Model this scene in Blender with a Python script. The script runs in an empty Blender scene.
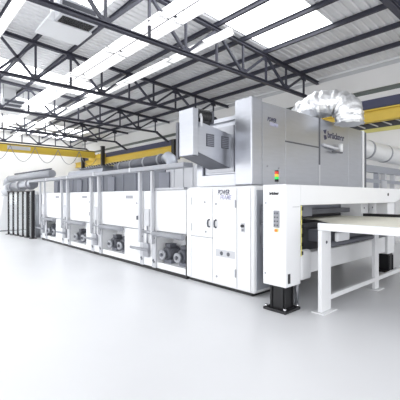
import bpy, bmesh, math, random
from mathutils import Vector, Matrix

random.seed(7)
S = bpy.context.scene
COL = S.collection

# ------------------------------------------------------------------ camera
F = 346.6
TH = math.atan(312 / F)
EYE = 1.7
cd = bpy.data.cameras.new('camera')
cam = bpy.data.objects.new('camera', cd)
COL.objects.link(cam)
cam.location = (0, 0, EYE)
cam.rotation_euler = (math.pi / 2, 0, -TH)
cd.sensor_width = 36
cd.lens = F / 400 * 36
cd.shift_y = -0.0075
cd.clip_end = 300
S.camera = cam

# ------------------------------------------------------------------ world and light
w = bpy.data.worlds.new('daylight')
S.world = w
w.use_nodes = True
bg = w.node_tree.nodes['Background']
bg.inputs['Color'].default_value = (0.98, 0.985, 1.0, 1)
bg.inputs['Strength'].default_value = 1.5


def area(name, loc, rot, sx, sy, power, col=(1, 1, 1)):
    l = bpy.data.lights.new(name, 'AREA')
    l.shape = 'RECTANGLE'
    l.size, l.size_y, l.energy, l.color = sx, sy, power, col
    o = bpy.data.objects.new(name, l)
    o.location, o.rotation_euler = loc, rot
    COL.objects.link(o)
    return o


# unseen fill lamps added at left and behind, tilted up to brighten the roof
area('side_fill_light', (-7.5, 13, 3.4), (0, -math.pi / 2 - 0.35, 0), 5.0, 38, 760, (0.99, 0.99, 1))
area('rear_fill_light', (5, -6.5, 2.3), (math.pi / 2 + 0.35, 0, 0), 16, 3.2, 260, (0.99, 0.99, 1))

S.view_settings.view_transform = 'Standard'
S.view_settings.look = 'None'
S.view_settings.gamma = 1
S.view_settings.use_curve_mapping = False
S.view_settings.exposure = 0.0


# ------------------------------------------------------------------ materials
def mat(name, col, rough=0.5, metal=0.0, emit=0.0, ecol=None, noise=0.0, nscale=8.0, bump=0.0, bscale=40.0,
        alpha=1.0, trans=0.0, stretch=None):
    m = bpy.data.materials.new(name)
    m.use_nodes = True
    nt = m.node_tree
    b = nt.nodes['Principled BSDF']
    b.inputs['Base Color'].default_value = (*col, 1)
    b.inputs['Roughness'].default_value = rough
    b.inputs['Metallic'].default_value = metal
    if trans:
        b.inputs['Transmission Weight'].default_value = trans
    if emit:
        b.inputs['Emission Color'].default_value = (*(ecol or col), 1)
        b.inputs['Emission Strength'].default_value = emit
    if noise or bump:
        tc = nt.nodes.new('ShaderNodeTexCoord')
        mp = nt.nodes.new('ShaderNodeMapping')
        if stretch:
            mp.inputs['Scale'].default_value = stretch
        nt.links.new(tc.outputs['Object'], mp.inputs['Vector'])
    if noise:
        n = nt.nodes.new('ShaderNodeTexNoise')
        n.inputs['Scale'].default_value = nscale
        n.inputs['Detail'].default_value = 4
        r = nt.nodes.new('ShaderNodeMapRange')
        r.inputs['From Min'].default_value = 0.3
        r.inputs['From Max'].default_value = 0.7
        r.inputs['To Min'].default_value = 1 - noise
        r.inputs['To Max'].default_value = 1 + noise
        mx = nt.nodes.new('ShaderNodeVectorMath')
        mx.operation = 'SCALE'
        mx.inputs[0].default_value = col
        nt.links.new(mp.outputs[0], n.inputs['Vector'])
        nt.links.new(n.outputs['Fac'], r.inputs['Value'])
        nt.links.new(r.outputs[0], mx.inputs['Scale'])
        nt.links.new(mx.outputs[0], b.inputs['Base Color'])
    if bump:
        n2 = nt.nodes.new('ShaderNodeTexNoise')
        n2.inputs['Scale'].default_value = bscale
        n2.inputs['Detail'].default_value = 3
        bp = nt.nodes.new('ShaderNodeBump')
        bp.inputs['Strength'].default_value = bump
        bp.inputs['Distance'].default_value = 0.05
        nt.links.new(mp.outputs[0], n2.inputs['Vector'])
        nt.links.new(n2.outputs['Fac'], bp.inputs['Height'])
        nt.links.new(bp.outputs[0], b.inputs['Normal'])
    return m


M = dict(
    floor=mat('white_epoxy_floor', (0.74, 0.745, 0.76), 0.32, noise=0.025, nscale=0.6),
    wall=mat('white_wall_paint', (0.82, 0.82, 0.82), 0.8, noise=0.01, nscale=1.5),
    wallgrey=mat('pale_grey_sheet', (0.55, 0.56, 0.58), 0.6),
    deck=mat('galvanised_roof_deck', (0.80, 0.805, 0.82), 0.5, noise=0.05, nscale=1.2),
    sky=mat('translucent_skylight', (0.9, 0.93, 0.97), 0.5, emit=3.6, ecol=(0.97, 0.99, 1)),
    steel=mat('navy_grey_steel_paint', (0.04, 0.041, 0.06), 0.5, noise=0.1, nscale=3),
    black=mat('black_paint', (0.012, 0.012, 0.014), 0.45),
    white=mat('white_machine_paint', (0.84, 0.85, 0.865), 0.35, noise=0.006, nscale=2),
    seam=mat('gap_shade_grey', (0.42, 0.43, 0.46), 0.6),
    grey=mat('grey_plastic', (0.32, 0.33, 0.36), 0.5),
    lgrey=mat('light_grey_paint', (0.58, 0.59, 0.62), 0.45),
    plgrey=mat('pale_grey_paint', (0.55, 0.56, 0.59), 0.4),
    roofgrey=mat('grey_roof_sheet', (0.17, 0.18, 0.21), 0.5, 0.2, noise=0.05, nscale=2),
    endshade=mat('shaded_end_grey', (0.40, 0.42, 0.47), 0.45),
    trayg=mat('mid_grey_tray', (0.32, 0.33, 0.36), 0.45),
    steelsheet=mat('brushed_stainless_sheet', (0.46, 0.475, 0.515), 0.30, 0.85, noise=0.03, nscale=3, stretch=(1, 1, 8)),
    bluesheet=mat('blue_grey_sheet', (0.40, 0.42, 0.47), 0.42, 0.6),
    dark=mat('dark_grey_machine_paint', (0.10, 0.105, 0.125), 0.5, noise=0.08, nscale=5),
    middark=mat('mid_grey_machine_paint', (0.22, 0.23, 0.27), 0.5, noise=0.06, nscale=5),
    galv=mat('galvanised_pipe', (0.38, 0.39, 0.42), 0.36, 0.7, noise=0.05, nscale=6),
    foil=mat('crumpled_aluminium_foil', (0.86, 0.87, 0.88), 0.32, 0.82, bump=0.8, bscale=9),
    lag=mat('white_lagging_jacket', (0.78, 0.79, 0.80), 0.4, 0.2, bump=0.5, bscale=7),
    yellow=mat('crane_yellow_paint', (0.66, 0.47, 0.06), 0.45, noise=0.04, nscale=2),
    hazard=mat('hazard_yellow', (0.80, 0.74, 0.22), 0.5),
    paleyellow=mat('pale_yellow_green_paint', (0.66, 0.62, 0.22), 0.5),
    light=mat('fluorescent_tube', (1, 1, 1), 0.4, emit=0.72, ecol=(1, 1, 1)),
    deck_fill=mat('deck_fill_glow', (1, 1, 1), 0.4, emit=1.0, ecol=(1, 1, 1)),
    reflector=mat('white_lamp_reflector', (0.9, 0.9, 0.9), 0.4),
    cloth=mat('cream_fabric', (0.86, 0.84, 0.73), 0.8, noise=0.02, nscale=6),
    ink=mat('dark_violet_print', (0.03, 0.03, 0.08), 0.5),
    paleink=mat('pale_violet_print', (0.42, 0.42, 0.58), 0.5),
    blackink=mat('black_print', (0.02, 0.02, 0.025), 0.5),
    orange=mat('orange_button', (0.8, 0.25, 0.03), 0.4),
    red=mat('red_lens', (0.65, 0.05, 0.03), 0.25, emit=0.1),
    amber=mat('amber_lens', (0.85, 0.50, 0.05), 0.25, emit=0.2),
    green=mat('green_lens', (0.03, 0.55, 0.10), 0.25, emit=0.6),
    glass=mat('smoky_glass', (0.85, 0.89, 0.90), 0.05, trans=1.0),
    chrome=mat('bright_metal', (0.7, 0.7, 0.72), 0.2, 1.0),
    navy=mat('navy_wall_band', (0.06, 0.065, 0.13), 0.5),
    louvre=mat('dark_green_grey_glazing', (0.13, 0.15, 0.14), 0.3),
)


# ------------------------------------------------------------------ mesh helpers
class MB:
    def __init__(self):
        self.bm = bmesh.new()

    def box(self, x0, x1, y0, y1, z0, z1):
        v = [self.bm.verts.new(p) for p in ((x0, y0, z0), (x1, y0, z0), (x1, y1, z0), (x0, y1, z0),
                                            (x0, y0, z1), (x1, y0, z1), (x1, y1, z1), (x0, y1, z1))]
        for f in ((3, 2, 1, 0), (4, 5, 6, 7), (0, 1, 5, 4), (1, 2, 6, 5), (2, 3, 7, 6), (3, 0, 4, 7)):
            self.bm.faces.new([v[i] for i in f])
        return self

    def poly(self, a, b):
        """solid between two equal loops of points"""
        n = len(a)
        va = [self.bm.verts.new(p) for p in a]
        vb = [self.bm.verts.new(p) for p in b]
        self.bm.faces.new(va[::-1])
        self.bm.faces.new(vb)
        for i in range(n):
            j = (i + 1) % n
            self.bm.faces.new((va[i], va[j], vb[j], vb[i]))
        return self

    def bar(self, p, q, wd, hd=None, up=(0, 0, 1)):
        """rectangular bar from p to q: wd across, hd along `up`"""
        p, q = Vector(p), Vector(q)
        hd = hd or wd
        d = (q - p).normalized()
        u = Vector(up)
        s = d.cross(u)
        if s.length < 1e-4:
            s = d.cross(Vector((0, 1, 0)))
        s.normalize()
        t = s.cross(d).normalized()
        o = [(-1, -1), (1, -1), (1, 1), (-1, 1)]
        self.poly([p + s * a * wd / 2 + t * b * hd / 2 for a, b in o],
                  [q + s * a * wd / 2 + t * b * hd / 2 for a, b in o])
        return self

    def tube(self, pts, r, n=14, caps=True):
        pts = [Vector(p) for p in pts]
        rs = r if isinstance(r, (list, tuple)) else [r] * len(pts)
        rings = []
        s = None
        for i, p in enumerate(pts):
            d = (pts[min(i + 1, len(pts) - 1)] - pts[max(i - 1, 0)]).normalized()
            if s is None:
                s = d.cross(Vector((0, 0, 1)))
                if s.length < 1e-3:
                    s = d.cross(Vector((0, 1, 0)))
            s = (s - d * s.dot(d)).normalized()
            t = d.cross(s)
            rings.append([self.bm.verts.new(p + (s * math.cos(k * 2 * math.pi / n) + t * math.sin(k * 2 * math.pi / n)) * rs[i])
                          for k in range(n)])
        for a, b in zip(rings, rings[1:]):
            for k in range(n):
                f = self.bm.faces.new((a[k], a[(k + 1) % n], b[(k + 1) % n], b[k]))
                f.smooth = True
        if caps:
            self.bm.faces.new(rings[0][::-1])
            self.bm.faces.new(rings[-1])
        return self

    def ibeam(self, p, q, b, h, tw=0.012, tf=0.018):
        """I-section lying along p-q, web vertical; p, q on the section centre"""
        p, q = Vector(p), Vector(q)
        d = (q - p).normalized()
        s = d.cross(Vector((0, 0, 1))).normalized()
        t = s.cross(d).normalized()
        pr = [(-b / 2, -h / 2), (b / 2, -h / 2), (b / 2, -h / 2 + tf), (tw / 2, -h / 2 + tf), (tw / 2, h / 2 - tf),
              (b / 2, h / 2 - tf), (b / 2, h / 2), (-b / 2, h / 2), (-b / 2, h / 2 - tf), (-tw / 2, h / 2 - tf),
              (-tw / 2, -h / 2 + tf), (-b / 2, -h / 2 + tf)]
        self.poly([p + s * x + t * z for x, z in pr], [q + s * x + t * z for x, z in pr])
        return self

    def build(self, name, m, parent=None, bevel=0.0, seg=2):
        bm = self.bm
        bmesh.ops.recalc_face_normals(bm, faces=bm.faces[:])
        off = Vector((0, 0, 0))
        p = parent
        while p:
            off += Vector(p.location)
            p = p.parent
        loc = Vector((0, 0, 0))
        if parent is None:
            lo = [min(v.co[i] for v in bm.verts) for i in range(3)]
            hi = [max(v.co[i] for v in bm.verts) for i in range(3)]
            loc = Vector(((lo[0] + hi[0]) / 2, (lo[1] + hi[1]) / 2, lo[2]))
        bmesh.ops.translate(bm, vec=-(off + loc), verts=bm.verts[:])
        me = bpy.data.meshes.new(name)
        bm.to_mesh(me)
        bm.free()
        me.materials.append(M[m])
        o = bpy.data.objects.new(name, me)
        o.location = loc
        COL.objects.link(o)
        if parent:
            o.parent = parent
        if bevel:
            b = o.modifiers.new('bevel', 'BEVEL')
            b.width, b.segments, b.limit_method = bevel, seg, 'ANGLE'
        return o


def tag(o, label, cat, group=None):
    o['label'] = label
    o['category'] = cat
    if group:
        o['group'] = group
    return o


def thing(name, label, cat, loc, group=None):
    o = bpy.data.objects.new(name, None)
    o.location = loc
    o.empty_display_size = 0.1
    COL.objects.link(o)
    return tag(o, label, cat, group)


def struct(o):
    o['kind'] = 'structure'
    return o


def box(name, m, parent, *b, bevel=0.0, label=None):
    o = MB().box(*b).build(name, m, parent, bevel)
    if label:
        o['label'] = label
    return o


def lettering(name, text, m, parent, origin, xdir, size, shear=0.0, bold=0.0, widthto=None):
    """raised print: text runs along xdir from origin, upright"""
    cu = bpy.data.curves.new(name, 'FONT')
    cu.body = text
    cu.size = size
    cu.shear = shear
    cu.extrude = 0.002
    cu.offset = bold
    t = bpy.data.objects.new(name, cu)
    COL.objects.link(t)
    bpy.context.view_layer.update()
    dg = bpy.context.evaluated_depsgraph_get()
    me = bpy.data.meshes.new_from_object(t.evaluated_get(dg))
    bpy.data.objects.remove(t)
    xd = Vector(xdir).normalized()
    zd = Vector((0, 0, 1))
    nd = xd.cross(zd)
    wid = max(v.co.x for v in me.vertices)
    k = widthto / wid if widthto else 1
    off = Vector((0, 0, 0))
    p = parent
    while p:
        off += Vector(p.location)
        p = p.parent
    for v in me.vertices:
        c = v.co.copy()
        v.co = Vector(origin) - off + xd * c.x * k + zd * c.y + nd * c.z
    me.materials.clear()
    me.materials.append(M[m])
    o = bpy.data.objects.new(name, me)
    COL.objects.link(o)
    o.parent = parent
    return o


def copy_tree(o, parent=None):
    c = o.copy()
    COL.objects.link(c)
    if parent:
        c.parent = parent
    for ch in o.children:
        copy_tree(ch, c)
    return c


WX = 14.4          # inner face of the right wall
BY = 33.5          # back wall
def zr(x):         # underside of the roof deck
    return 7.04 + 0.055 * (14 - x)


# ================================================================== the setting
struct(MB().box(-9, 16, -9, 35, -0.2, 0).build('floor', 'floor'))
struct(MB().box(-9, WX + 0.3, BY, BY + 0.3, 0, 9).build('wall_back', 'wall'))
struct(MB().box(WX, WX + 0.3, -9, BY, 0, 4.28).build('wall_right', 'wall'))
ww = MB()
ww.box(WX, WX + 0.3, -9, BY, 6.03, 6.8)
ww.box(WX, WX + 0.3, -9, BY, 5.60, 5.83)
ww.build('wall_right_upper', 'wall')
struct(bpy.data.objects['wall_right_upper'])
struct(MB().box(WX, WX + 0.3, -9, BY, 6.8, 7.02).build('trim_1', 'wallgrey'))
struct(MB().box(WX + 0.06, WX + 0.3, -9, BY, 5.83, 6.03).build('window_1', 'louvre'))
struct(MB().box(WX - 0.04, WX + 0.3, -9, BY, 5.24, 5.60).build('trim_2', 'navy'))
struct(MB().box(WX + 0.10, WX + 0.3, -9, BY, 4.42, 5.24).build('wall_right_lattice', 'dark'))
lat = MB()
for i in range(70):
    y0 = -1 + i * 0.5
    lat.bar((WX + 0.07, y0, 5.05), (WX + 0.07, y0 + 0.42, 5.20), 0.04, 0.07)
    lat.bar((WX + 0.07, y0, 4.50), (WX + 0.07, y0 + 0.42, 4.72), 0.04, 0.05)
struct(lat.build('trim_3', 'wall'))
struct(MB().box(WX - 0.08, WX + 0.3, -9, BY, 4.28, 4.42).build('trim_4', 'paleyellow'))
struct(MB().box(WX - 0.07, WX, -9, BY, 7.02 - 0.06, 7.0 + 0.03).build('trim_5', 'white'))
struct(MB().box(-9, WX, BY - 0.02, BY, 0, 0.12).build('baseboard_back', 'lgrey'))

# corrugated roof deck, with openings for the skylight sheets
SKY = [(3.9, 10.6, 5.35, 7.9), (2.9, 5.0, 9.0, 10.75), (3.0, 8.8, 16.6, 18.9), (3.0, 8.8, 22.2, 24.4), (-5, 1.6, 5.35, 7.9), (3.0, 12.5, 27.6, 29.6), (3.0, 13.5, 30.6, 33.0), (-6, 1.5, 27.6, 33.0), (-6, 1.5, 12, 20)]  # rearmost sheets are added to light the back wall
xs = sorted({-9.0, WX + 0.3} | {r[0] for r in SKY} | {r[1] for r in SKY})
P = 0.25
prof = []
y = -9.0
while y < BY:
    prof += [(y, 0.0), (y + 0.13, 0.0), (y + 0.16, 0.045), (y + 0.22, 0.045)]
    y += P
bm = bmesh.new()
grid = [[bm.verts.new((x, py, zr(x) + pz)) for x in xs] for py, pz in prof]
for i in range(len(prof) - 1):
    my = (prof[i][0] + prof[i + 1][0]) / 2
    for j in range(len(xs) - 1):
        mx = (xs[j] + xs[j + 1]) / 2
        if any(a < mx < b and c < my < d for a, b, c, d in SKY):
            continue
        bm.faces.new((grid[i][j], grid[i][j + 1], grid[i + 1][j + 1], grid[i + 1][j]))
me = bpy.data.meshes.new('ceiling')
bm.to_mesh(me)
bm.free()
me.materials.append(M['deck'])
ceil = bpy.data.objects.new('ceiling', me)
COL.objects.link(ceil)
struct(ceil)
for n, (a, b, c, d) in enumerate(SKY):
    bx_ = MB()
    bx_.poly([(a - .02, c - .1, zr(a) + .06), (b + .02, c - .1, zr(b) + .06), (b + .02, d + .1, zr(b) + .06), (a - .02, d + .1, zr(a) + .06)],
             [(a - .02, c - .1, zr(a) + .09), (b + .02, c - .1, zr(b) + .09), (b + .02, d + .1, zr(b) + .09), (a - .02, d + .1, zr(a) + .09)])
    struct(bx_.build('window_%d' % (n + 2), 'sky'))

# purlins
ordn = ['nearest the right eave', 'second', 'third', 'fourth', 'fifth', 'sixth', 'seventh', 'eighth', 'ninth', 'tenth', 'eleventh', 'twelfth']
for k in range(12):
    x = 13.13 - 1.3 * k
    lab = ('long dark steel purlin under the roof deck, the one nearest the right eave' if k == 0 else
           'long dark steel purlin under the roof deck, %s counted inwards from the right eave' % ordn[k])
    z = zr(x) - 0.085
    tag(MB().ibeam((x, -4, z), (x, BY - 0.02, z), 0.085, 0.15).build('roof_purlin', 'steel'), lab, 'roof beam', 'roof purlins')

# roof trusses
TY = [2.9, 8.0, 13.5, 19.0, 24.5, 30.0]
TL = ['dark steel roof truss cutting the upper right corner of the picture, nearest the viewer',
      'large dark steel roof truss crossing overhead in front of the white ceiling unit',
      'dark steel roof truss just beyond the white ceiling unit, second complete one from the viewer',
      'dark steel roof truss in mid hall, third complete one from the viewer',
      'dark steel roof truss far down the hall, last but one before the yellow crane bridge',
      'farthest dark steel roof truss, close above the yellow crane bridge']
ZB = 6.0
for ty, tl in zip(TY, TL):
    t = thing('roof_truss', tl, 'roof truss', (4, ty, ZB), 'roof trusses')
    x0, x1 = -3.77, 14.3
    ztop = lambda x: zr(x) - 0.165
    a = MB()
    a.ibeam((x0, ty, ztop(x0) - 0.07), (x1, ty, ztop(x1) - 0.07), 0.14, 0.13, 0.014, 0.025)
    a.build('top_chord', 'steel', t)
    MB().ibeam((x0, ty, ZB), (13.3, ty, ZB), 0.14, 0.11, 0.014, 0.025).build('bottom_chord', 'steel', t)
    k = 0
    x = 13.13
    while x > x0 + 1.3:
        top = (x, ty, ztop(x) - 0.13)
        MB().bar((x, ty, ZB + 0.04), top, 0.07, 0.06, (0, 1, 0)).build('web_strut', 'steel', t)
        for s in ((-1, 1) if k % 2 == 0 else ()):
            xb = x + s * 1.3
            if xb < 13.3:
                MB().bar((xb - s * 0.05, ty, ZB + 0.05), (x + s * 0.05, ty, ztop(x) - 0.13), 0.08, 0.08, (0, 1, 0)).build('web_strut', 'steel', t)
        g = MB()
        if k % 2:
            g.box(x - 0.16, x + 0.16, ty - 0.012, ty + 0.012, ZB + 0.05, ZB + 0.20)
        else:
            g.box(x - 0.16, x + 0.16, ty - 0.012, ty + 0.012, ztop(x) - 0.28, ztop(x) - 0.12)
        g.build('gusset_plate', 'steel', t)
        x -= 1.3
        k += 1
    if ty == 13.5:
        MB().bar((2.78, ty, ZB + 0.05), (4.0, ty, ztop(4.0) - 0.13), 0.08, 0.08, (0, 1, 0)).build('web_strut', 'steel', t)
    MB().bar((13.2, ty, ZB), (14.2, ty, 5.45), 0.12, 0.12, (0, 1, 0)).build('knee_brace', 'steel', t)

# light lines
def trunking(x, y0, y1, label, z=6.45, wd=0.34):
    t = thing('light_trunking', label, 'ceiling light', (x, y0, z), 'fluorescent light lines')
    y = y0
    MB().box(x - 0.035, x + 0.035, y0, y1, z + 0.03, z + 0.10).build('rail', 'reflector', t)
    while y < y1 - 1:
        L = min(2.9, y1 - y)
        c = MB()
        c.poly([(x - wd / 2, y, z - 0.04), (x + wd / 2, y, z - 0.04), (x + 0.06, y, z + 0.03), (x - 0.06, y, z + 0.03)],
               [(x - wd / 2, y + L, z - 0.04), (x + wd / 2, y + L, z - 0.04), (x + 0.06, y + L, z + 0.03), (x - 0.06, y + L, z + 0.03)])
        h = c.build('reflector', 'reflector', t)
        MB().box(x - wd / 2 + .03, x + wd / 2 - .03, y + 0.04, y + L - 0.04, z - 0.055, z - 0.042).build('lamp', 'light', h)
        MB().box(x - .09, x + .09, y + 0.04, y + L - 0.04, z + 0.102, z + 0.115).build('deck_fill_strip', 'deck_fill', h)  # added glowing strip on the rail, brightens the roof deck
        y += L + 0.06


trunking(5.36, 1.5, 31, 'left one of the close pair of long white light lines running down the hall')
trunking(5.83, 1.5, 31, 'right one of the close pair of long white light lines running down the hall')
trunking(7.35, 6.8, 31, 'single slim white light line ending near the big truss, right of the close pair', wd=0.25)
trunking(2.37, 2.5, 31, 'white light line at the upper left corner of the picture', wd=0.2)

# ceiling air units
def air_unit(x0, x1, y0, z, label, sc=1.0):
    t = thing('ceiling_air_unit', label, 'air unit', ((x0 + x1) / 2, y0, z), 'ceiling air units')
    xm = (x0 + x1) / 2
    ob = box('casing', 'lgrey', t, x0 + .2, x1 - .05, y0, y0 + 0.45, z + 0.05, z + 0.52, bevel=.015)
    lv = MB()
    for i in range(2):
        lv.box(x0 + .26, x1 - .11, y0 - 0.012, y0 + 0.01, z + 0.12 + i * 0.2, z + 0.25 + i * 0.2)
    lv.build('louvre', 'dark', t)
    sl = MB()
    for i in range(6):
        sl.box(x0 + .28, x1 - .13, y0 + .03 + i * .07, y0 + .07 + i * .07, z + 0.035, z + 0.049)
    sl.build('bottom_grille', 'black', t)
    p = MB()
    p.poly([(x0, y0 + .46, z + .02), (x1, y0 + .46, z + .02), (x1, y0 + 1.5, z + .02), (x0, y0 + 1.5, z + .02)],
           [(x0 + .15, y0 + .46, z + .3), (x1 - .15, y0 + .46, z + .3), (x1 - .15, y0 + 1.35, z + .3), (x0 + .15, y0 + 1.35, z + .3)])
    p.build('hood', 'white', t, .01)
    box('riser', 'white', t, xm - .3, xm + .3, y0 + .6, y0 + 1.2, z + .3, zr(xm) - 0.0)
    for xx in (x0 + .25, x1 - .1):
        MB().tube([(xx, y0 + .2, z + .52), (xx, y0 + .2, zr(xx) - 0.0)], .012, 6).build('hanger_rod', 'steel', t)


air_unit(3.15, 4.45, 9.2, 6.45, 'white hood and grey louvred air unit hanging under the roof at upper left')
air_unit(4.2, 5.5, 20.0, 6.3, 'smaller looking far white louvred air unit hanging beyond the second truss')

# ================================================================== crane
rb = MB().ibeam((13.75, -4, 4.79), (13.75, BY - .05, 4.79), 0.30, 0.47, 0.03, 0.05)
tag(rb.build('crane_runway', 'yellow'), 'yellow crane runway beam along the right wall, behind the grey unit', 'crane rail')
lb = MB().box(-6, 13.5, 28.75, 29.15, 5.10, 5.72)
cr = thing('crane_bridge', 'yellow overhead crane bridge spanning the far end of the hall at left', 'crane', (6, 29, 5.03))
lb.build('girder', 'yellow', cr, .02)
box('end_carriage', 'yellow', cr, 13.55, 13.95, 27.6, 30.2, 5.04, 5.42, bevel=.03)
box('maker_plate', 'lgrey', cr, 6.6, 8.2, 28.73, 28.76, 5.28, 5.55)
box('cable_rail', 'steel', cr, -6, 13.4, 28.55, 28.62, 5.60, 5.66)
fc = MB()
xx = 5.0
while xx < 13:
    fc.tube([(xx + 1.75 * i / 10, 28.585, 5.55 - 1.15 * 4 * (i / 10) * (1 - i / 10)) for i in range(11)], .022, 6)
    xx += 1.75
fc.build('festoon_cable', 'middark', cr)
for y, zt, lab in ((31.2, 5.4, 'black steel crane column, left one of the pair beyond the white ovens'),
                              (27.2, 5.95, 'black steel crane column, right one of the pair beyond the white ovens'),
                              (17.4, 5.3, 'dark steel crane column just left of the grey fan housing')):
    c = thing('crane_column', lab, 'column', (13.46, y, 0), 'crane columns')
    box('shaft', 'black', c, 13.33, 13.585, y - .14, y + .14, 0.03, zt)
    box('base_plate', 'black', c, 13.2, 13.72, y - .25, y + .25, 0, 0.03)
    box('cap_plate', 'black', c, 13.30, 13.59, y - .18, y + .18, zt, zt + .03)

# ================================================================== oven line
FX = 4.57            # front face of the machine line
BND = [14.55, 11.93, 9.58, 6.88, 5.50]


def motor(mx, my, mz, parent):
    o = MB().tube([(mx, my, mz), (mx + .34, my, mz)], .135, 18).build('fan_motor', 'dark', parent)
    MB().tube([(mx - .10, my + .03, mz - .02), (mx - .005, my + .03, mz - .02)], .105, 18).build('pulley', 'galv', o)
    MB().tube([(mx - .13, my + .03, mz - .02), (mx - .105, my + .03, mz - .02)], .04, 10).build('shaft_end', 'dark', o)
    f = MB()
    f.tube([(mx + .02 + k * .01, my, mz) for k in range(31)], [.155 if (k // 2) % 2 else .136 for k in range(31)], 18)
    f.build('cooling_fins', 'dark', o)
    box('terminal_box', 'dark', o, mx + .06, mx + .24, my - .09, my + .09, mz + .14, mz + .22)
    box('motor_foot', 'middark', o, mx + .05, mx + .36, my - .13, my + .13, .205, .29)
    return o


def oven(y0, y1, label, full=True, gap0=0.26, gap1=0.26):
    """one oven chamber between y0 (near) and y1 (far)"""
    y0, y1 = y0 + .004, y1 - .004
    t = thing('oven_chamber', label, 'oven', (FX, (y0 + y1) / 2, 0), 'oven chambers')
    x = FX
    c0, c1 = y0 + gap0, y1 - gap1         # door zone between the pilaster bays
    L = c1 - c0
    # motor niche
    n1 = c1 - 0.06
    n0 = max(c0 + 0.02, n1 - 1.22)
    b = MB()
    b.box(x + .06, 9.0, y0, y1, 0.88, 1.84)
    b.box(x + .48, 9.0, y0, y1, 0.06, 0.88)
    b.box(x + .06, x + .48, y0, y1, 0.06, 0.20)
    b.box(x + .06, x + .48, y0, n0, 0.20, 0.88)
    b.box(x + .06, x + .48, n1, y1, 0.20, 0.88)
    b.build('body', 'white', t)
    box('plinth', 'black', t, x + .02, 8.9, y0, y1, 0, 0.06)
    # door
    d = box('door', 'white', t, x, x + .06, c0, c1, 0.93, 1.85, bevel=.006)
    lp = MB()
    lp.box(x + .005, x + .06, c0, n0 - 0.02, 0.08, 0.90)
    lp.box(x + .005, x + .06, n0 - 0.02, n1, 0.08, 0.21)
    lp.box(x + .005, x + .06, n1, c1, 0.08, 0.90)
    lp.build('lower_panel', 'white', t, .004)
    if full:
        yy = c0 + 0.22
        h = MB()
        h.box(x - .028, x - .001, yy - .03, yy + .03, 1.14, 1.24)
        h.build('handle', 'dark', d)
        box('type_plate', 'grey', d, x - .006, x - .0005, c0 + .45, c0 + .80, 1.66, 1.74)
        MB().tube([(x - .012, c0 + .26, 1.55), (x - .0005, c0 + .26, 1.55)], .028, 10).build('gauge', 'grey', d)
    box('gap_shade_strip', 'seam', t, x + .045, x + .0595, c0, c1, .902, .928)  # grey strip puts the shade of the door gap into colour
    # horizontal insulated roll under the door
    MB().tube([(x - .07, n0 - .02, 0.865), (x - .07, n1 + .06, 0.865)], .055, 14).build('burner_pipe', 'grey', t)
    for yy in (n0 + .1, n1 - .1):
        box('pipe_bracket', 'lgrey', t, x - .09, x + .02, yy - .02, yy + .02, .79, .803)
    # motors standing in the niche
    for my in (n0 + .25, n0 + .80) if n1 - n0 > .9 else (n0 + .25,):
        motor(x + .10, my, 0.42, t)
    # insulated roof of the oven, set back
    rf = MB()
    rf.box(5.05, 8.9, y0 + .02, y1 - .02, 1.84, 2.42)
    rf.build('roof_box', 'roofgrey' if full else 'plgrey', t, .01)
    for i in range(1, 4):
        yy = y0 + i * (y1 - y0) / 4
        box('roof_rib', 'middark' if full else 'lgrey', t, 5.03, 5.05, yy - .015, yy + .015, 1.85, 2.40)
    return t


def pilaster(yb, label, top=2.295):
    """bay between two ovens: two slim posts carrying the tray, recessed valve gear"""
    t = label
    x = FX
    for s in (-1, 1):
        yy = yb + s * 0.255
        box('post', 'plgrey', t, x - .115, x - .037, yy - .032, yy + .032, 0.62, top, bevel=.008)
        st = MB().box(x - .036, x + .0, yy - .075, yy + .075, 0.08, 0.90)
        p = st.build('hinge_strip', 'plgrey', t, .005)
        for zz in (0.2, .74):
            MB().bar((x - .042, yy - .03, zz), (x - .042, yy + .03, zz + .06), .012, .05, (0, 0, 1)).build('latch', 'dark', p)
    box('bay_cover', 'white', t, x - .02, x + .058, yb - .18, yb + .18, 0.09, 1.84, bevel=.01)
    box('valve_box', 'lgrey', t, x - .09, x - .02, yb - .13, yb + .06, 1.02, 1.42, bevel=.02)
    box('damper_box', 'galv', t, x - .10, x - .02, yb - .1, yb + .12, 0.30, 0.62, bevel=.02)
    MB().tube([(x - .12, yb - .16, 0.47), (x - .12, yb + .62, 0.47)], .035, 12).build('lever_bar', 'grey', t)
    MB().tube([(x - .06, yb - .02, 0.62), (x - .06, yb - .02, 1.02)], .02, 10).build('feed_pipe', 'galv', t)
    MB().tube([(x - .06, yb + .1, 0.88), (x - .06, yb - .2, 0.88)], .04, 12).build('cross_pipe', 'galv', t)
    box('roof_port', 'middark', t, 5.005, 5.045, yb - .2, yb + .2, 1.88, 2.3)
    return t


O1 = oven(BND[1] + .0, BND[0], 'white oven chamber farthest from the viewer, next to the black posted enclosure')
O2 = oven(BND[2], BND[1], 'white oven chamber second from the far end of the machine line')
O3 = oven(BND[3], BND[2], 'white oven chamber with wide plain door, in the middle of the line')
O4 = oven(BND[4], BND[3], 'short white oven section directly left of the tall white control cabinet', False, gap0=.02)
for yb, o in ((14.22, O1), (11.93, O2), (9.58, O3), (6.88, O4)):
    pilaster(yb, o)
# projecting top edge on the section beside the cabinet
tag(box('cover_strip', 'galv', None, FX - .05, FX + .05, 5.52, 6.56, 1.855, 1.905, bevel=.005),
    'bright metal edge strip on top of the short oven section', 'edge strip')

# long cable tray over the front of the ovens
ct = thing('cable_duct', 'long pale grey duct carried on posts along the top front of the ovens', 'duct', (4.49, 10, 2.28))
box('channel', 'trayg', ct, 4.36, 4.62, 5.34, 15.6, 2.30, 2.40, bevel=.02)
for yy in (7.4, 9.4, 11.4, 13.4):
    box('joint_band', 'lgrey', ct, 4.35, 4.63, yy - .03, yy + .03, 2.295, 2.407)

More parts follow.
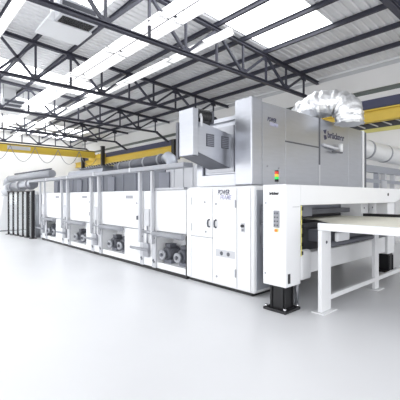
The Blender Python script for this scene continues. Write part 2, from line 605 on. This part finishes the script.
# dark exhaust duct above the tray
ed = thing('exhaust_duct', 'dark grey round exhaust duct lying above the middle oven, with angled end', 'duct', (6.0, 9, 2.42))
MB().tube([(6.0, 11.0, 2.72), (6.0, 8.15, 2.80)], .17, 20).build('duct_run', 'dark', ed)
MB().tube([(6.0, 8.12, 2.80), (5.9, 7.9, 2.82), (5.75, 7.55, 2.70), (5.72, 7.46, 2.55), (5.72, 7.46, 2.43)], .165, 20).build('elbow', 'bluesheet', ed)
for i in range(4):
    cl = MB()
    k = i / 3
    yy = 10.7 - 2.3 * k
    cl.tube([(6.0, yy, 2.73 + .064 * k), (6.0, yy - .07, 2.732 + .064 * k)], .185, 20)
    cl.build('clamp_band', 'grey', ed)
for yy in (10.2, 8.6):
    box('saddle', 'dark', ed, 5.85, 6.15, yy - .04, yy + .04, 2.425, 2.60)
ed2 = thing('fresh_air_duct', 'flat grey duct on the far oven roofs, left of the dark round duct', 'duct', (5.9, 13, 2.42))
MB().poly([(5.5, 11.3, 2.42), (6.4, 11.3, 2.42), (6.4, 11.3, 2.75), (5.6, 11.3, 2.75)],
          [(5.5, 14.4, 2.42), (6.4, 14.4, 2.42), (6.4, 14.4, 2.75), (5.6, 14.4, 2.75)]).build('duct_body', 'bluesheet', ed2, .02)
box('lid', 'dark', ed2, 5.55, 6.42, 11.2, 13.2, 2.75, 2.80)

# pipework at the far left end
fp = thing('end_pipe', 'thick pale grey pipe with elbow over the far left end of the line', 'pipe', (4.4, 17, 1.95))
MB().tube([(4.6, 15.65, 2.25), (4.45, 17.0, 2.2), (4.3, 18.1, 2.15)], .19, 18).build('pipe_run', 'galv', fp)
MB().tube([(4.3, 18.15, 2.15), (4.27, 18.6, 2.05), (4.26, 18.75, 1.95)], .24, 18).build('elbow', 'lgrey', fp)
for yy in (15.9, 16.8, 17.7):
    fl = MB()
    k = (yy - 15.65) / 2.5
    fl.tube([(4.58 - .28 * k, yy, 2.25 - .1 * k), (4.575 - .28 * k, yy + .06, 2.247 - .1 * k)], .24, 18)
    fl.build('flange', 'grey', fp)
tf = thing('collector_duct', 'slim grey collector duct with dark top running above the far left pipe', 'duct', (4.8, 17, 2.45))
MB().tube([(5.0, 14.6, 2.66), (4.55, 19.2, 2.60)], .16, 14).build('duct_run', 'trayg', tf)
MB().tube([(4.548, 19.25, 2.60), (4.5, 19.6, 2.5), (4.5, 19.7, 2.3), (4.5, 19.7, 2.0)], .17, 14).build('elbow', 'galv', tf)
MB().tube([(5.0, 14.7, 2.86), (4.6, 18.6, 2.81)], .035, 8).build('cable', 'dark', tf)
hd = MB()
hd.poly([(4.0, 19.3, 0.04), (6.6, 19.3, 0.04), (6.6, 20.6, 0.04), (4.0, 20.6, 0.04)],
        [(4.25, 19.3, 1.75), (6.6, 19.3, 1.75), (6.6, 20.6, 1.75), (4.25, 20.6, 1.75)])
eh = thing('end_housing', 'white sloping sided machine housing at the far left edge, behind the black posts', 'machine', (5.2, 20, 0))
hd.build('casing', 'white', eh, .02)
box('plinth', 'dark', eh, 4.02, 6.6, 19.32, 20.6, 0, .04)
hh = MB()
hh.poly([(4.1, 19.3, 1.76), (6.6, 19.3, 1.76), (6.6, 20.6, 1.76), (4.1, 20.6, 1.76)],
        [(4.4, 19.3, 1.99), (6.6, 19.3, 1.99), (6.6, 20.6, 1.99), (4.4, 20.6, 1.99)])
hh.build('top_hood', 'white', eh, .02)

# black posted enclosure
en = thing('guard_enclosure', 'row of black posts with smoky glass panels at the far left end', 'guard fence', (4.25, 16.4, 0))
posts = [(4.40, 15.10), (4.36, 15.62), (4.31, 16.15), (4.25, 16.68), (4.18, 17.15), (4.10, 17.62)]
for i, (px, py) in enumerate(posts):
    wd = .06 if i in (0, 1) else .035
    p = box('post', 'black', en, px - wd, px + wd, py - wd, py + wd, .02, 1.92)
    box('foot', 'black', p, px - .12, px + .12, py - .10, py + .10, 0, .02)
for (ax, ay), (bx, by) in zip(posts, posts[1:]):
    MB().bar((ax, ay + .08, .98), (bx, by - .08, .98), .012, 1.75).build('glass_panel', 'glass', en)
MB().bar((4.40, 15.0, 1.945), (4.10, 17.7, 1.945), .10, .05).build('top_rail', 'black', en)
for (px, py) in ((4.75, 15.5), (4.9, 16.3), (4.85, 17.1)):
    r = MB().tube([(px, py, 0.0), (px, py, 1.8)], .13, 16)
    tag(r.build('steel_roller', 'galv' if py != 16.3 else 'lgrey'),
        {15.5: 'upright bright metal roller behind the nearest black posts', 16.3: 'upright pale grey roller behind the middle of the black posts',
         17.1: 'upright bright metal roller behind the farthest black posts'}[py], 'roller', 'rollers inside the guard fence')

# ================================================================== control cabinet
cc = thing('control_cabinet', 'tall white cabinet with paired doors and violet lettering, end of the oven line', 'cabinet', (FX + .4, 4.6, 0))
box('body', 'white', cc, FX + .012, 5.24, 3.72, 5.485, .05, 1.90, bevel=.05)
box('plinth', 'black', cc, FX + .06, 5.2, 3.80, 5.45, 0, .05)  # black base strip stands for the shadow gap at the floor
gap = .008
def panel(nm, y0, y1, z0, z1):
    return box(nm, 'white', cc, FX - .008, FX + .014, y0 + gap, y1 - gap, z0 + gap, z1 - gap, bevel=.004)
sm = MB()
for yy in (5.34, 4.71, 4.10):
    sm.box(FX + .006, FX + .0125, yy - .007, yy + .007, .10, 1.84)
sm.box(FX + .006, FX + .0125, 4.71, 5.34, .915, .929)
sm.build('gap_shade_strip', 'seam', cc)  # shade between the panels laid in as grey strips
panel('filler_panel', 5.34, 5.48, .08, 1.86)
dl = panel('door', 4.71, 5.34, .922, 1.86)
panel('lower_panel', 4.71, 5.34, .08, .922)
dr = panel('door', 4.10, 4.71, .08, 1.86)
panel('filler_panel', 3.79, 4.10, .08, 1.86)
for yy, d in ((4.80, dl), (4.62, dr)):
    h = MB()
    h.tube([(FX - .01, yy, 1.13), (FX - .05, yy, 1.145), (FX - .055, yy, 1.20), (FX - .05, yy, 1.255), (FX - .01, yy, 1.27)], .017, 8)
    h.build('handle', 'dark', d)
for yy, zz, d in ((4.93, 1.60, dl), (4.90, 1.03, dl), (4.62, 1.57, dr), (4.60, .22, dr)):
    MB().tube([(FX - .016, yy, zz), (FX - .007, yy, zz)], .02, 10).build('lock', 'grey', d)
for yy, zz, d in ((4.125, 1.58, dr), (4.125, 0.35, dr), (5.315, 1.62, dl), (5.315, 1.10, dl)):
    box('hinge', 'grey' if d is dr else 'lgrey', d, FX - .022, FX - .009, yy - .012, yy + .012, zz - .07, zz + .07)
vp = box('vent_plate', 'lgrey', dr, FX - .014, FX - .0085, 4.14, 4.62, .60, .73, bevel=.004)
for yy in (4.30, 4.47):
    MB().tube([(FX - .018, yy, .665), (FX - .0145, yy, .665)], .038, 12).build('vent_port', 'dark', vp)
box('switch_plate', 'lgrey', cc, FX - .012, FX - .0085, 3.91, 4.0, 1.09, 1.25)
MB().tube([(FX - .05, 3.955, 1.20), (FX - .0125, 3.955, 1.20)], .026, 12).build('main_switch', 'black', cc)
MB().tube([(FX - .04, 3.955, 1.13), (FX - .0125, 3.955, 1.13)], .016, 10).build('push_button', 'grey', cc)
lettering('logo', 'POWER', 'ink', dr, (FX - .0085, 4.575, 1.745), (0, -1, 0), .125, .25, .003, .30)
lettering('logo', 'FRAME', 'paleink', dr, (FX - .0085, 4.515, 1.655), (0, -1, 0), .115, .25, .003, .29)
# end face of cabinet, its shade put into the panel colour
ep = box('end_panel', 'endshade', cc, FX + .06, 5.2, 3.708, 3.72, .12, 1.82)
box('recess_handle', 'grey', ep, FX + .15, FX + .22, 3.69, 3.708, 1.06, 1.22)

# ================================================================== machine end (behind the portal)
me_ = thing('machine_body', 'dark grey machine end behind the white portal, where the cloth runs in', 'machine', (7.2, 4.6, 0))
b = MB()
b.box(5.26, 9.25, 3.92, 5.48, .48, 1.88)
b.build('body', 'middark', me_)
for xx in (5.45, 7.2, 8.9):
    box('support_leg', 'dark', me_, xx - .08, xx + .08, 4.3, 4.46, 0, .48)
box('rear_skirt', 'dark', me_, 5.3, 9.2, 5.38, 5.46, .01, .48)
box('slot_hood', 'dark', me_, 5.5, 7.75, 3.55, 3.92, 1.36, 1.46, bevel=.01)
box('upper_panel', 'middark', me_, 5.3, 9.2, 3.90, 3.92, 1.47, 1.86)
box('lower_cross_panel', 'dark', me_, 5.3, 9.2, 3.88, 3.92, .46, 1.05)
box('inlet_slot', 'black', me_, 5.5, 8.3, 3.895, 3.92, 1.16, 1.34)

# ================================================================== grey exhaust unit on top
gu = thing('exhaust_air_unit', 'big brushed grey metal unit with maker lettering on top of the machine end', 'exhaust unit', (7, 4.6, 1.905))
box('casing', 'steelsheet', gu, 4.95, 9.30, 3.87, 4.30, 1.91, 3.41)
box('rear_casing', 'steelsheet', gu, 4.78, 9.30, 4.30, 5.31, 1.91, 3.20, bevel=.01)
box('corner_pillar', 'steelsheet', gu, 4.65, 4.95, 3.84, 4.235, 1.91, 3.45, bevel=.02)
box('side_skin', 'steelsheet', gu, 4.70, 4.78, 4.235, 5.31, 1.91, 2.12)
box('side_skin', 'steelsheet', gu, 4.70, 4.78, 5.15, 5.31, 2.12, 3.19)
box('side_skin', 'steelsheet', gu, 4.70, 4.78, 4.235, 5.15, 3.12, 3.19)
box('service_door', 'steelsheet', gu, 4.755, 4.78, 4.25, 5.13, 2.135, 3.105, bevel=.008)
panels = [(4.96, 5.655, 1.92, 3.40), (5.665, 6.91, 1.92, 2.755), (5.665, 6.91, 2.785, 3.40), (6.97, 8.30, 1.92, 3.40), (8.31, 9.06, 1.92, 3.40)]
for (a, b_, c, d) in panels:
    box('end_panel', 'steelsheet', gu, a, b_, 3.845, 3.87, c, d, bevel=.003)
box('joint_strip', 'dark', gu, 5.665, 6.91, 3.842, 3.868, 2.756, 2.784)
box('post_strip', 'dark', gu, 6.915, 6.965, 3.838, 3.868, 2.40, 3.42)
box('post_strip', 'lgrey', gu, 6.915, 6.965, 3.838, 3.868, 1.915, 2.395)
box('edge_post', 'white', gu, 9.07, 9.16, 3.82, 3.868, 1.915, 3.41)
box('edge_post', 'dark', gu, 9.17, 9.28, 3.82, 3.868, 1.915, 3.38)
lettering('logo', 'POWER', 'ink', gu, (5.10, 3.8445, 3.08), (1, 0, 0), .105, .25, .003, .27)
lettering('logo', 'FRAME', 'paleink', gu, (5.17, 3.8445, 3.00), (1, 0, 0), .095, .25, .003, .26)
em = MB()
em.poly([(7.10, 3.845, 3.17), (7.24, 3.845, 3.20), (7.20, 3.845, 3.10), (7.16, 3.845, 3.10)],
        [(7.10, 3.840, 3.17), (7.24, 3.840, 3.20), (7.20, 3.840, 3.10), (7.16, 3.840, 3.10)])
em.poly([(7.12, 3.845, 3.06), (7.22, 3.845, 3.07), (7.26, 3.845, 2.99), (7.16, 3.845, 2.96)],
        [(7.12, 3.840, 3.06), (7.22, 3.840, 3.07), (7.26, 3.840, 2.99), (7.16, 3.840, 2.96)])
em.build('emblem', 'ink', gu)
lettering('logo', 'br\u00fcckner', 'ink', gu, (7.29, 3.8445, 3.03), (1, 0, 0), .20, 0, .006, .80)
for zz, xx in ((2.26, 5.1), (2.24, 5.45)):
    MB().tube([(xx, 3.836, zz), (xx, 3.8445, zz)], .02, 8).build('lock', 'grey', gu)
# tap fitting
tp = MB().tube([(7.05, 3.82, 2.84), (7.5, 3.78, 2.80), (7.62, 3.76, 2.80)], .03, 10)
tv = tp.build('tap_fitting', 'lgrey', gu)
box('tap_lever', 'dark', tv, 7.35, 7.80, 3.74, 3.78, 2.705, 2.735)
MB().tube([(7.74, 3.76, 2.74), (7.74, 3.76, 2.92)], .05, 12).build('tap_bonnet', 'white', tv)

# fan housing jutting into the aisle
fh = thing('fan_housing', 'grey box housing with two dark square grilles jutting from the left of the grey unit', 'fan housing', (4.3, 4.55, 2.25))
box('front_box', 'steelsheet', fh, 3.77, 3.90, 4.37, 4.74, 2.40, 3.20, bevel=.012, label='upright light grey box at outer end of housing')
hb = MB()
hb.poly([(3.90, 4.39, 2.47), (4.70, 4.39, 2.24), (4.70, 4.39, 2.86), (3.98, 4.39, 2.98), (3.90, 4.39, 2.98)],
        [(3.90, 4.95, 2.47), (4.70, 4.95, 2.24), (4.70, 4.95, 2.86), (3.98, 4.95, 2.98), (3.90, 4.95, 2.98)])
hb.build('housing', 'steelsheet', fh)
MB().poly([(3.92, 4.40, 2.464), (4.69, 4.40, 2.243), (4.69, 4.94, 2.243), (3.92, 4.94, 2.464)],
          [(3.92, 4.40, 2.456), (4.69, 4.40, 2.235), (4.69, 4.94, 2.235), (3.92, 4.94, 2.456)]).build('underside_shade', 'dark', fh)  # thin dark sheet that gives the housing underside its shade
box('front_underside', 'dark', fh, 3.78, 3.89, 4.38, 4.73, 2.39, 2.399)
box('mounting_plate', 'galv', fh, 4.70, 4.752, 4.30, 5.03, 2.17, 3.02)
box('edge_profile', 'dark', fh, 3.755, 3.80, 4.741, 4.80, 2.36, 3.0)
for xa in (4.10, 4.47):
    g = box('grille', 'dark', fh, xa, xa + .18, 4.378, 4.39, 2.58, 2.80, label='dark square grille')
    gl = MB()
    for i in range(6):
        gl.box(xa + .012, xa + .168, 4.372, 4.378, 2.60 + i * .032, 2.613 + i * .032)
    gl.build('slat', 'middark', g)
mt = thing('blower_motor', 'black finned motor sitting on top of the grey fan housing', 'motor', (4.2, 4.56, 2.98))
m_ = MB().tube([(4.00, 4.56, 3.13), (4.30, 4.56, 3.13)], .105, 18).build('motor_body', 'black', mt)
f = MB()
f.tube([(4.02 + k * .01, 4.56, 3.13) for k in range(27)], [.128 if (k // 2) % 2 else .106 for k in range(27)], 18)
f.build('cooling_fins', 'black', m_)
MB().poly([(4.04, 4.47, 2.972), (4.26, 4.47, 2.936), (4.26, 4.65, 2.936), (4.04, 4.65, 2.972)],
          [(4.04, 4.47, 3.04), (4.26, 4.47, 3.04), (4.26, 4.65, 3.04), (4.04, 4.65, 3.04)]).build('motor_foot', 'black', mt)
MB().tube([(4.00, 4.45, 3.08), (3.95, 4.37, 3.10), (3.94, 4.34, 3.04), (3.945, 4.345, 2.90)], .022, 8).build('power_cable', 'lgrey', mt)
box('fan_cowl', 'dark', mt, 4.305, 4.36, 4.45, 4.67, 3.01, 3.24, bevel=.02)

# foil duct arching over the grey unit
def foil():
    t = thing('foil_duct', 'crumpled silver foil duct arching over the right top of the grey unit', 'duct', (7.6, 4.1, 3.42))
    pts, n = [], 30
    ctrl = [(7.6, 4.80, 3.56), (7.45, 4.52, 3.72), (7.4, 4.30, 3.79), (7.42, 4.1, 3.83), (7.50, 3.92, 3.84), (7.58, 3.70, 3.80), (7.58, 3.53, 3.66), (7.56, 3.48, 3.46), (7.56, 3.475, 3.30)]
    # catmull-rom
    def cr_(p0, p1, p2, p3, u):
        return [0.5 * (2 * b + (c - a) * u + (2 * a - 5 * b + 4 * c - d) * u * u + (-a + 3 * b - 3 * c + d) * u ** 3) for a, b, c, d in zip(p0, p1, p2, p3)]
    C = [ctrl[0]] + ctrl + [ctrl[-1]]
    for i in range(len(ctrl) - 1):
        for k in range(6):
            pts.append(cr_(C[i], C[i + 1], C[i + 2], C[i + 3], k / 6))
    pts.append(ctrl[-1])
    rr = [0.295 + 0.016 * math.sin(i * 1.9) + random.uniform(-.018, .018) for i in range(len(pts))]
    b = MB().tube(pts, rr, 22)
    for v in b.bm.verts:
        v.co += Vector((random.uniform(-1, 1), random.uniform(-1, 1), random.uniform(-1, 1))) * .022
    o = b.build('foil_hose', 'foil', t)
    MB().tube([(7.62, 4.85, 3.53), (7.6, 4.81, 3.555)], .318, 22).build('end_ring', 'galv', t)
foil()

# ================================================================== portal
pf = thing('portal_frame', 'white steel portal with control panel and black feet across the machine end', 'portal', (6.4, 3.1, 0))
lp = box('left_post', 'white', pf, 4.25, 4.64, 2.877, 3.287, .385, 1.885, bevel=.012)
bm_ = MB()
bm_.poly([(4.645, 2.880, 1.575), (8.5, 2.880, 1.575), (8.95, 2.880, 1.66), (8.95, 2.880, 1.885), (4.645, 2.880, 1.885)],
         [(4.645, 3.20, 1.575), (8.5, 3.20, 1.575), (8.95, 3.20, 1.66), (8.95, 3.20, 1.885), (4.645, 3.20, 1.885)])
bm_.build('cross_beam', 'white', pf, .008)
MB().tube([(8.12, 2.872, 1.755), (8.12, 2.8795, 1.755)], .035, 10).build('lifting_hole', 'black', pf)
box('right_post', 'white', pf, 8.30, 8.70, 2.95, 3.20, .42, 1.57, bevel=.01)
for fx, fy in ((4.445, 3.082), (8.50, 3.075)):
    ft = box('foot_column', 'black', pf, fx - .115, fx + .115, fy - .115, fy + .115, .04, .385 if fx < 6 else .42)
    rib = MB()
    for s in (-1, 1):
        rib.box(fx - .135, fx + .135, fy + s * .1 - .012, fy + s * .1 + .012, .04, .38)
        rib.box(fx + s * .1 - .012, fx + s * .1 + .012, fy - .135, fy + .135, .04, .38)
    rib.build('foot_flange', 'black', ft)
    fpz = box('foot_plate', 'black', pf, fx - .20, fx + .20, fy - .20, fy + .20, 0, .04, bevel=.008)
    for sx in (-1, 1):
        for sy in (-1, 1):
            bx, by = fx + sx * .165, fy + sy * .165
            MB().tube([(bx, by, .04), (bx, by, .075)], .022, 6).build('bolt', 'chrome', fpz)
# lower cross member and bracket
box('lower_beam', 'white', pf, 5.12, 8.29, 3.0, 3.18, .46, .80, bevel=.02)
box('bracket', 'white', pf, 4.645, 4.96, 2.878, 2.995, .42, .88, bevel=.04)
box('kick_strut', 'lgrey', pf, 4.66, 4.74, 3.12, 3.2, 0, .44)
MB().tube([(4.80, 3.05, .0), (4.80, 3.05, .43)], .035, 10).build('kick_strut', 'galv', pf)
# panel on post
cp = box('control_panel', 'grey', pf, 4.236, 4.2495, 2.985, 3.085, 1.25, 1.50, bevel=.004)
bt = MB()
for i in range(4):
    for j in range(2):
        yy, zz = 3.012 + j * .046, 1.285 + i * .058
        bt.tube([(4.229, yy, zz), (4.2355, yy, zz)], .013, 8)
bt.build('push_button', 'dark', cp)
box('panel_display', 'middark', cp, 4.231, 4.2355, 3.0, 3.07, 1.445, 1.485)
es = box('stop_plate', 'hazard', pf, 4.24, 4.2495, 3.005, 3.07, 1.185, 1.232)
MB().tube([(4.222, 3.037, 1.208), (4.2395, 3.037, 1.208)], .02, 12).build('stop_button', 'orange', es)
lettering('logo', 'br\u00fcckner', 'blackink', pf, (4.2495, 3.165, 1.735), (0, -1, 0), .06, 0, .004, .17)
for yy, zz in ((3.23, 1.61), (3.24, .55)):
    MB().tube([(4.243, yy, zz), (4.2495, yy, zz)], .013, 8).build('screw', 'grey', pf)
box('vent_slot', 'black', pf, 4.30, 4.355, 2.870, 2.8768, .44, .58)
box('cable_tail', 'grey', pf, 4.42, 4.60, 2.872, 2.8768, 1.55, 1.556)
# hazard strip on the inner edge
hz = box('hazard_strip', 'hazard', pf, 4.641, 4.665, 2.872, 2.879, .80, 1.57)
for i in range(6):
    box('hazard_block', 'black', hz, 4.655, 4.695, 2.866, 2.8715, .82 + i * .135, .875 + i * .135)
# guide gear in the opening
gg = thing('edge_guide', 'dark grey boxed guide gear inside the portal opening beside the left post', 'guide', (4.95, 3.4, .5))
box('upper_guide', 'dark', gg, 4.68, 5.05, 3.22, 3.66, 1.255, 1.572, bevel=.01)
box('guide_arm', 'middark', gg, 5.055, 5.60, 3.24, 3.54, 1.36, 1.572, bevel=.01)
box('lower_guide', 'dark', gg, 4.68, 5.05, 3.22, 3.66, .86, 1.25, bevel=.01)
box('guide_cover', 'white', gg, 5.055, 5.20, 3.21, 3.50, .88, 1.22, bevel=.01)
box('guide_base', 'dark', gg, 4.74, 5.10, 3.26, 3.66, .30, .855)
box('guide_leg', 'black', gg, 4.98, 5.08, 3.45, 3.62, 0, .30)
# machine side covers seen behind the beam at right
for xa, xb, ya, lab in ((7.98, 8.36, 3.40, 'white side cover standing under the portal beam, left one of two'),
                        (8.44, 9.0, 3.40, 'white side cover standing under the portal beam, right one of two')):
    t = thing('side_cover', lab, 'cover', ((xa + xb) / 2, ya, 0), 'white side covers under the beam')
    box('panel', 'white', t, xa, xb, ya, ya + .485, 1.1, 1.86, bevel=.01)
    MB().tube([(xa + .16, ya - .008, 1.45), (xa + .16, ya - .0005, 1.45)], .02, 8).build('lock', 'dark', t)

# ================================================================== conveyor table
tb = thing('delivery_table', 'white steel conveyor table with two broad legs carrying cream cloth out of the portal', 'table', (6.4, 2.6, 0))
box('side_rail', 'white', tb, 4.74, 4.80, -.5, 2.66, 1.205, 1.315, bevel=.01)
box('side_rail', 'black', tb, 7.98, 8.05, -.5, 3.36, 1.20, 1.33)
box('bed', 'lgrey', tb, 4.80, 7.98, -.5, 2.66, 1.215, 1.262)
for xa, xb in ((4.70, 4.98), (6.63, 6.80)):
    l = box('leg', 'white', tb, xa, xb, 2.57, 2.63, .012, 1.205, bevel=.006)
    box('foot_plate', 'white', l, xa - .06, xb + .06, 2.50, 2.70, 0, .012)
    MB().tube([((xa + xb) / 2, 2.562, 1.03), ((xa + xb) / 2, 2.5695, 1.03)], .022, 10).build('bolt_hole', 'dark', l)
box('leg_rail', 'white', tb, 4.985, 8.3, 2.575, 2.625, .15, .22)
box('drive_bracket', 'white', tb, 5.06, 5.46, 2.50, 2.56, 1.02, 1.16, bevel=.02)
MB().tube([(5.0, 2.64, .97), (7.9, 2.64, .97)], .05, 12).build('drive_shaft', 'dark', tb)
box('table_shade_block', 'dark', tb, 5.0, 7.95, 2.66, 2.96, 1.0, 1.18)  # dark block enlarged to supply the shade missing under the table
ol = [(4.86, -.5), (7.95, -.5), (7.95, 2.66), (7.85, 3.84), (6.2, 3.84), (6.1, 3.45), (5.25, 2.66), (4.86, 2.66)]
wb = MB().poly([(a, b, 1.2635) for a, b in ol], [(a, b, 1.272) for a, b in ol])
tag(wb.build('cloth_web', 'cloth'), 'cream cloth web lying flat on the white conveyor table', 'cloth')

# ================================================================== signal lamp
sl = thing('signal_lamp', 'slim stack lamp with red amber and green lenses on the white portal post', 'lamp', (4.34, 3.10, 1.885))
MB().tube([(4.34, 3.10, 1.885), (4.34, 3.10, 1.93)], .016, 10).build('stem', 'grey', sl)
MB().tube([(4.34, 3.10, 1.93), (4.34, 3.10, 1.965)], .03, 14).build('base', 'black', sl)
for i, m in enumerate(('green', 'amber', 'red')):
    MB().tube([(4.34, 3.10, 1.966 + i * .04), (4.34, 3.10, 2.004 + i * .04)], .03, 14).build(m + '_lens', m, sl)
MB().tube([(4.34, 3.10, 2.086), (4.34, 3.10, 2.10)], .03, 14).build('cap', 'black', sl)

# ================================================================== gear at the right, beyond the unit
lg = thing('lagged_pipe', 'fat white lagged pipe bending right, beyond the right edge of the grey unit', 'pipe', (12, 4.7, 2.9))
MB().tube([(10.9, 5.6, 3.75), (10.95, 5.45, 3.5), (11.2, 5.1, 3.38), (11.7, 4.85, 3.28), (12.4, 4.7, 3.22), (13.4, 4.56, 3.18), (13.9, 4.53, 3.17), (14.37, 4.53, 3.17)], .30, 20).build('pipe_run', 'lag', lg)
MB().tube([(11.75, 4.84, 3.275), (11.83, 4.82, 3.27)], .312, 20).build('band', 'grey', lg)
MB().tube([(12.7, 4.66, 3.20), (12.78, 4.65, 3.195)], .312, 20).build('band', 'grey', lg)
MB().tube([(10.9, 5.6, 3.75), (10.9, 5.62, 4.1)], .30, 20).build('riser', 'lag', lg)
gf = thing('pipe_frame', 'grey steel frame of posts and rails standing under the white lagged pipe', 'frame', (12.3, 4.9, 0))
for px in (11.0, 12.15, 12.75, 13.6):
    box('post', 'lgrey' if px > 12.5 else 'bluesheet', gf, px - .07, px + .07, 4.6, 4.74, 0, 2.5)
box('top_rail', 'bluesheet', gf, 10.9, 14.3, 4.58, 4.76, 2.5, 2.72)
box('mid_rail', 'bluesheet', gf, 10.9, 14.3, 4.56, 4.599, 2.16, 2.28)
box('low_rail', 'lgrey', gf, 10.9, 14.3, 4.56, 4.599, 1.6, 1.68)
pp = MB().tube([(11.5, 4.2, 0), (11.5, 4.2, 2.2)], .09, 12)
tag(pp.build('stand_pipe', 'lgrey'), 'upright pale grey pipe in front of the grey pipe frame', 'pipe')
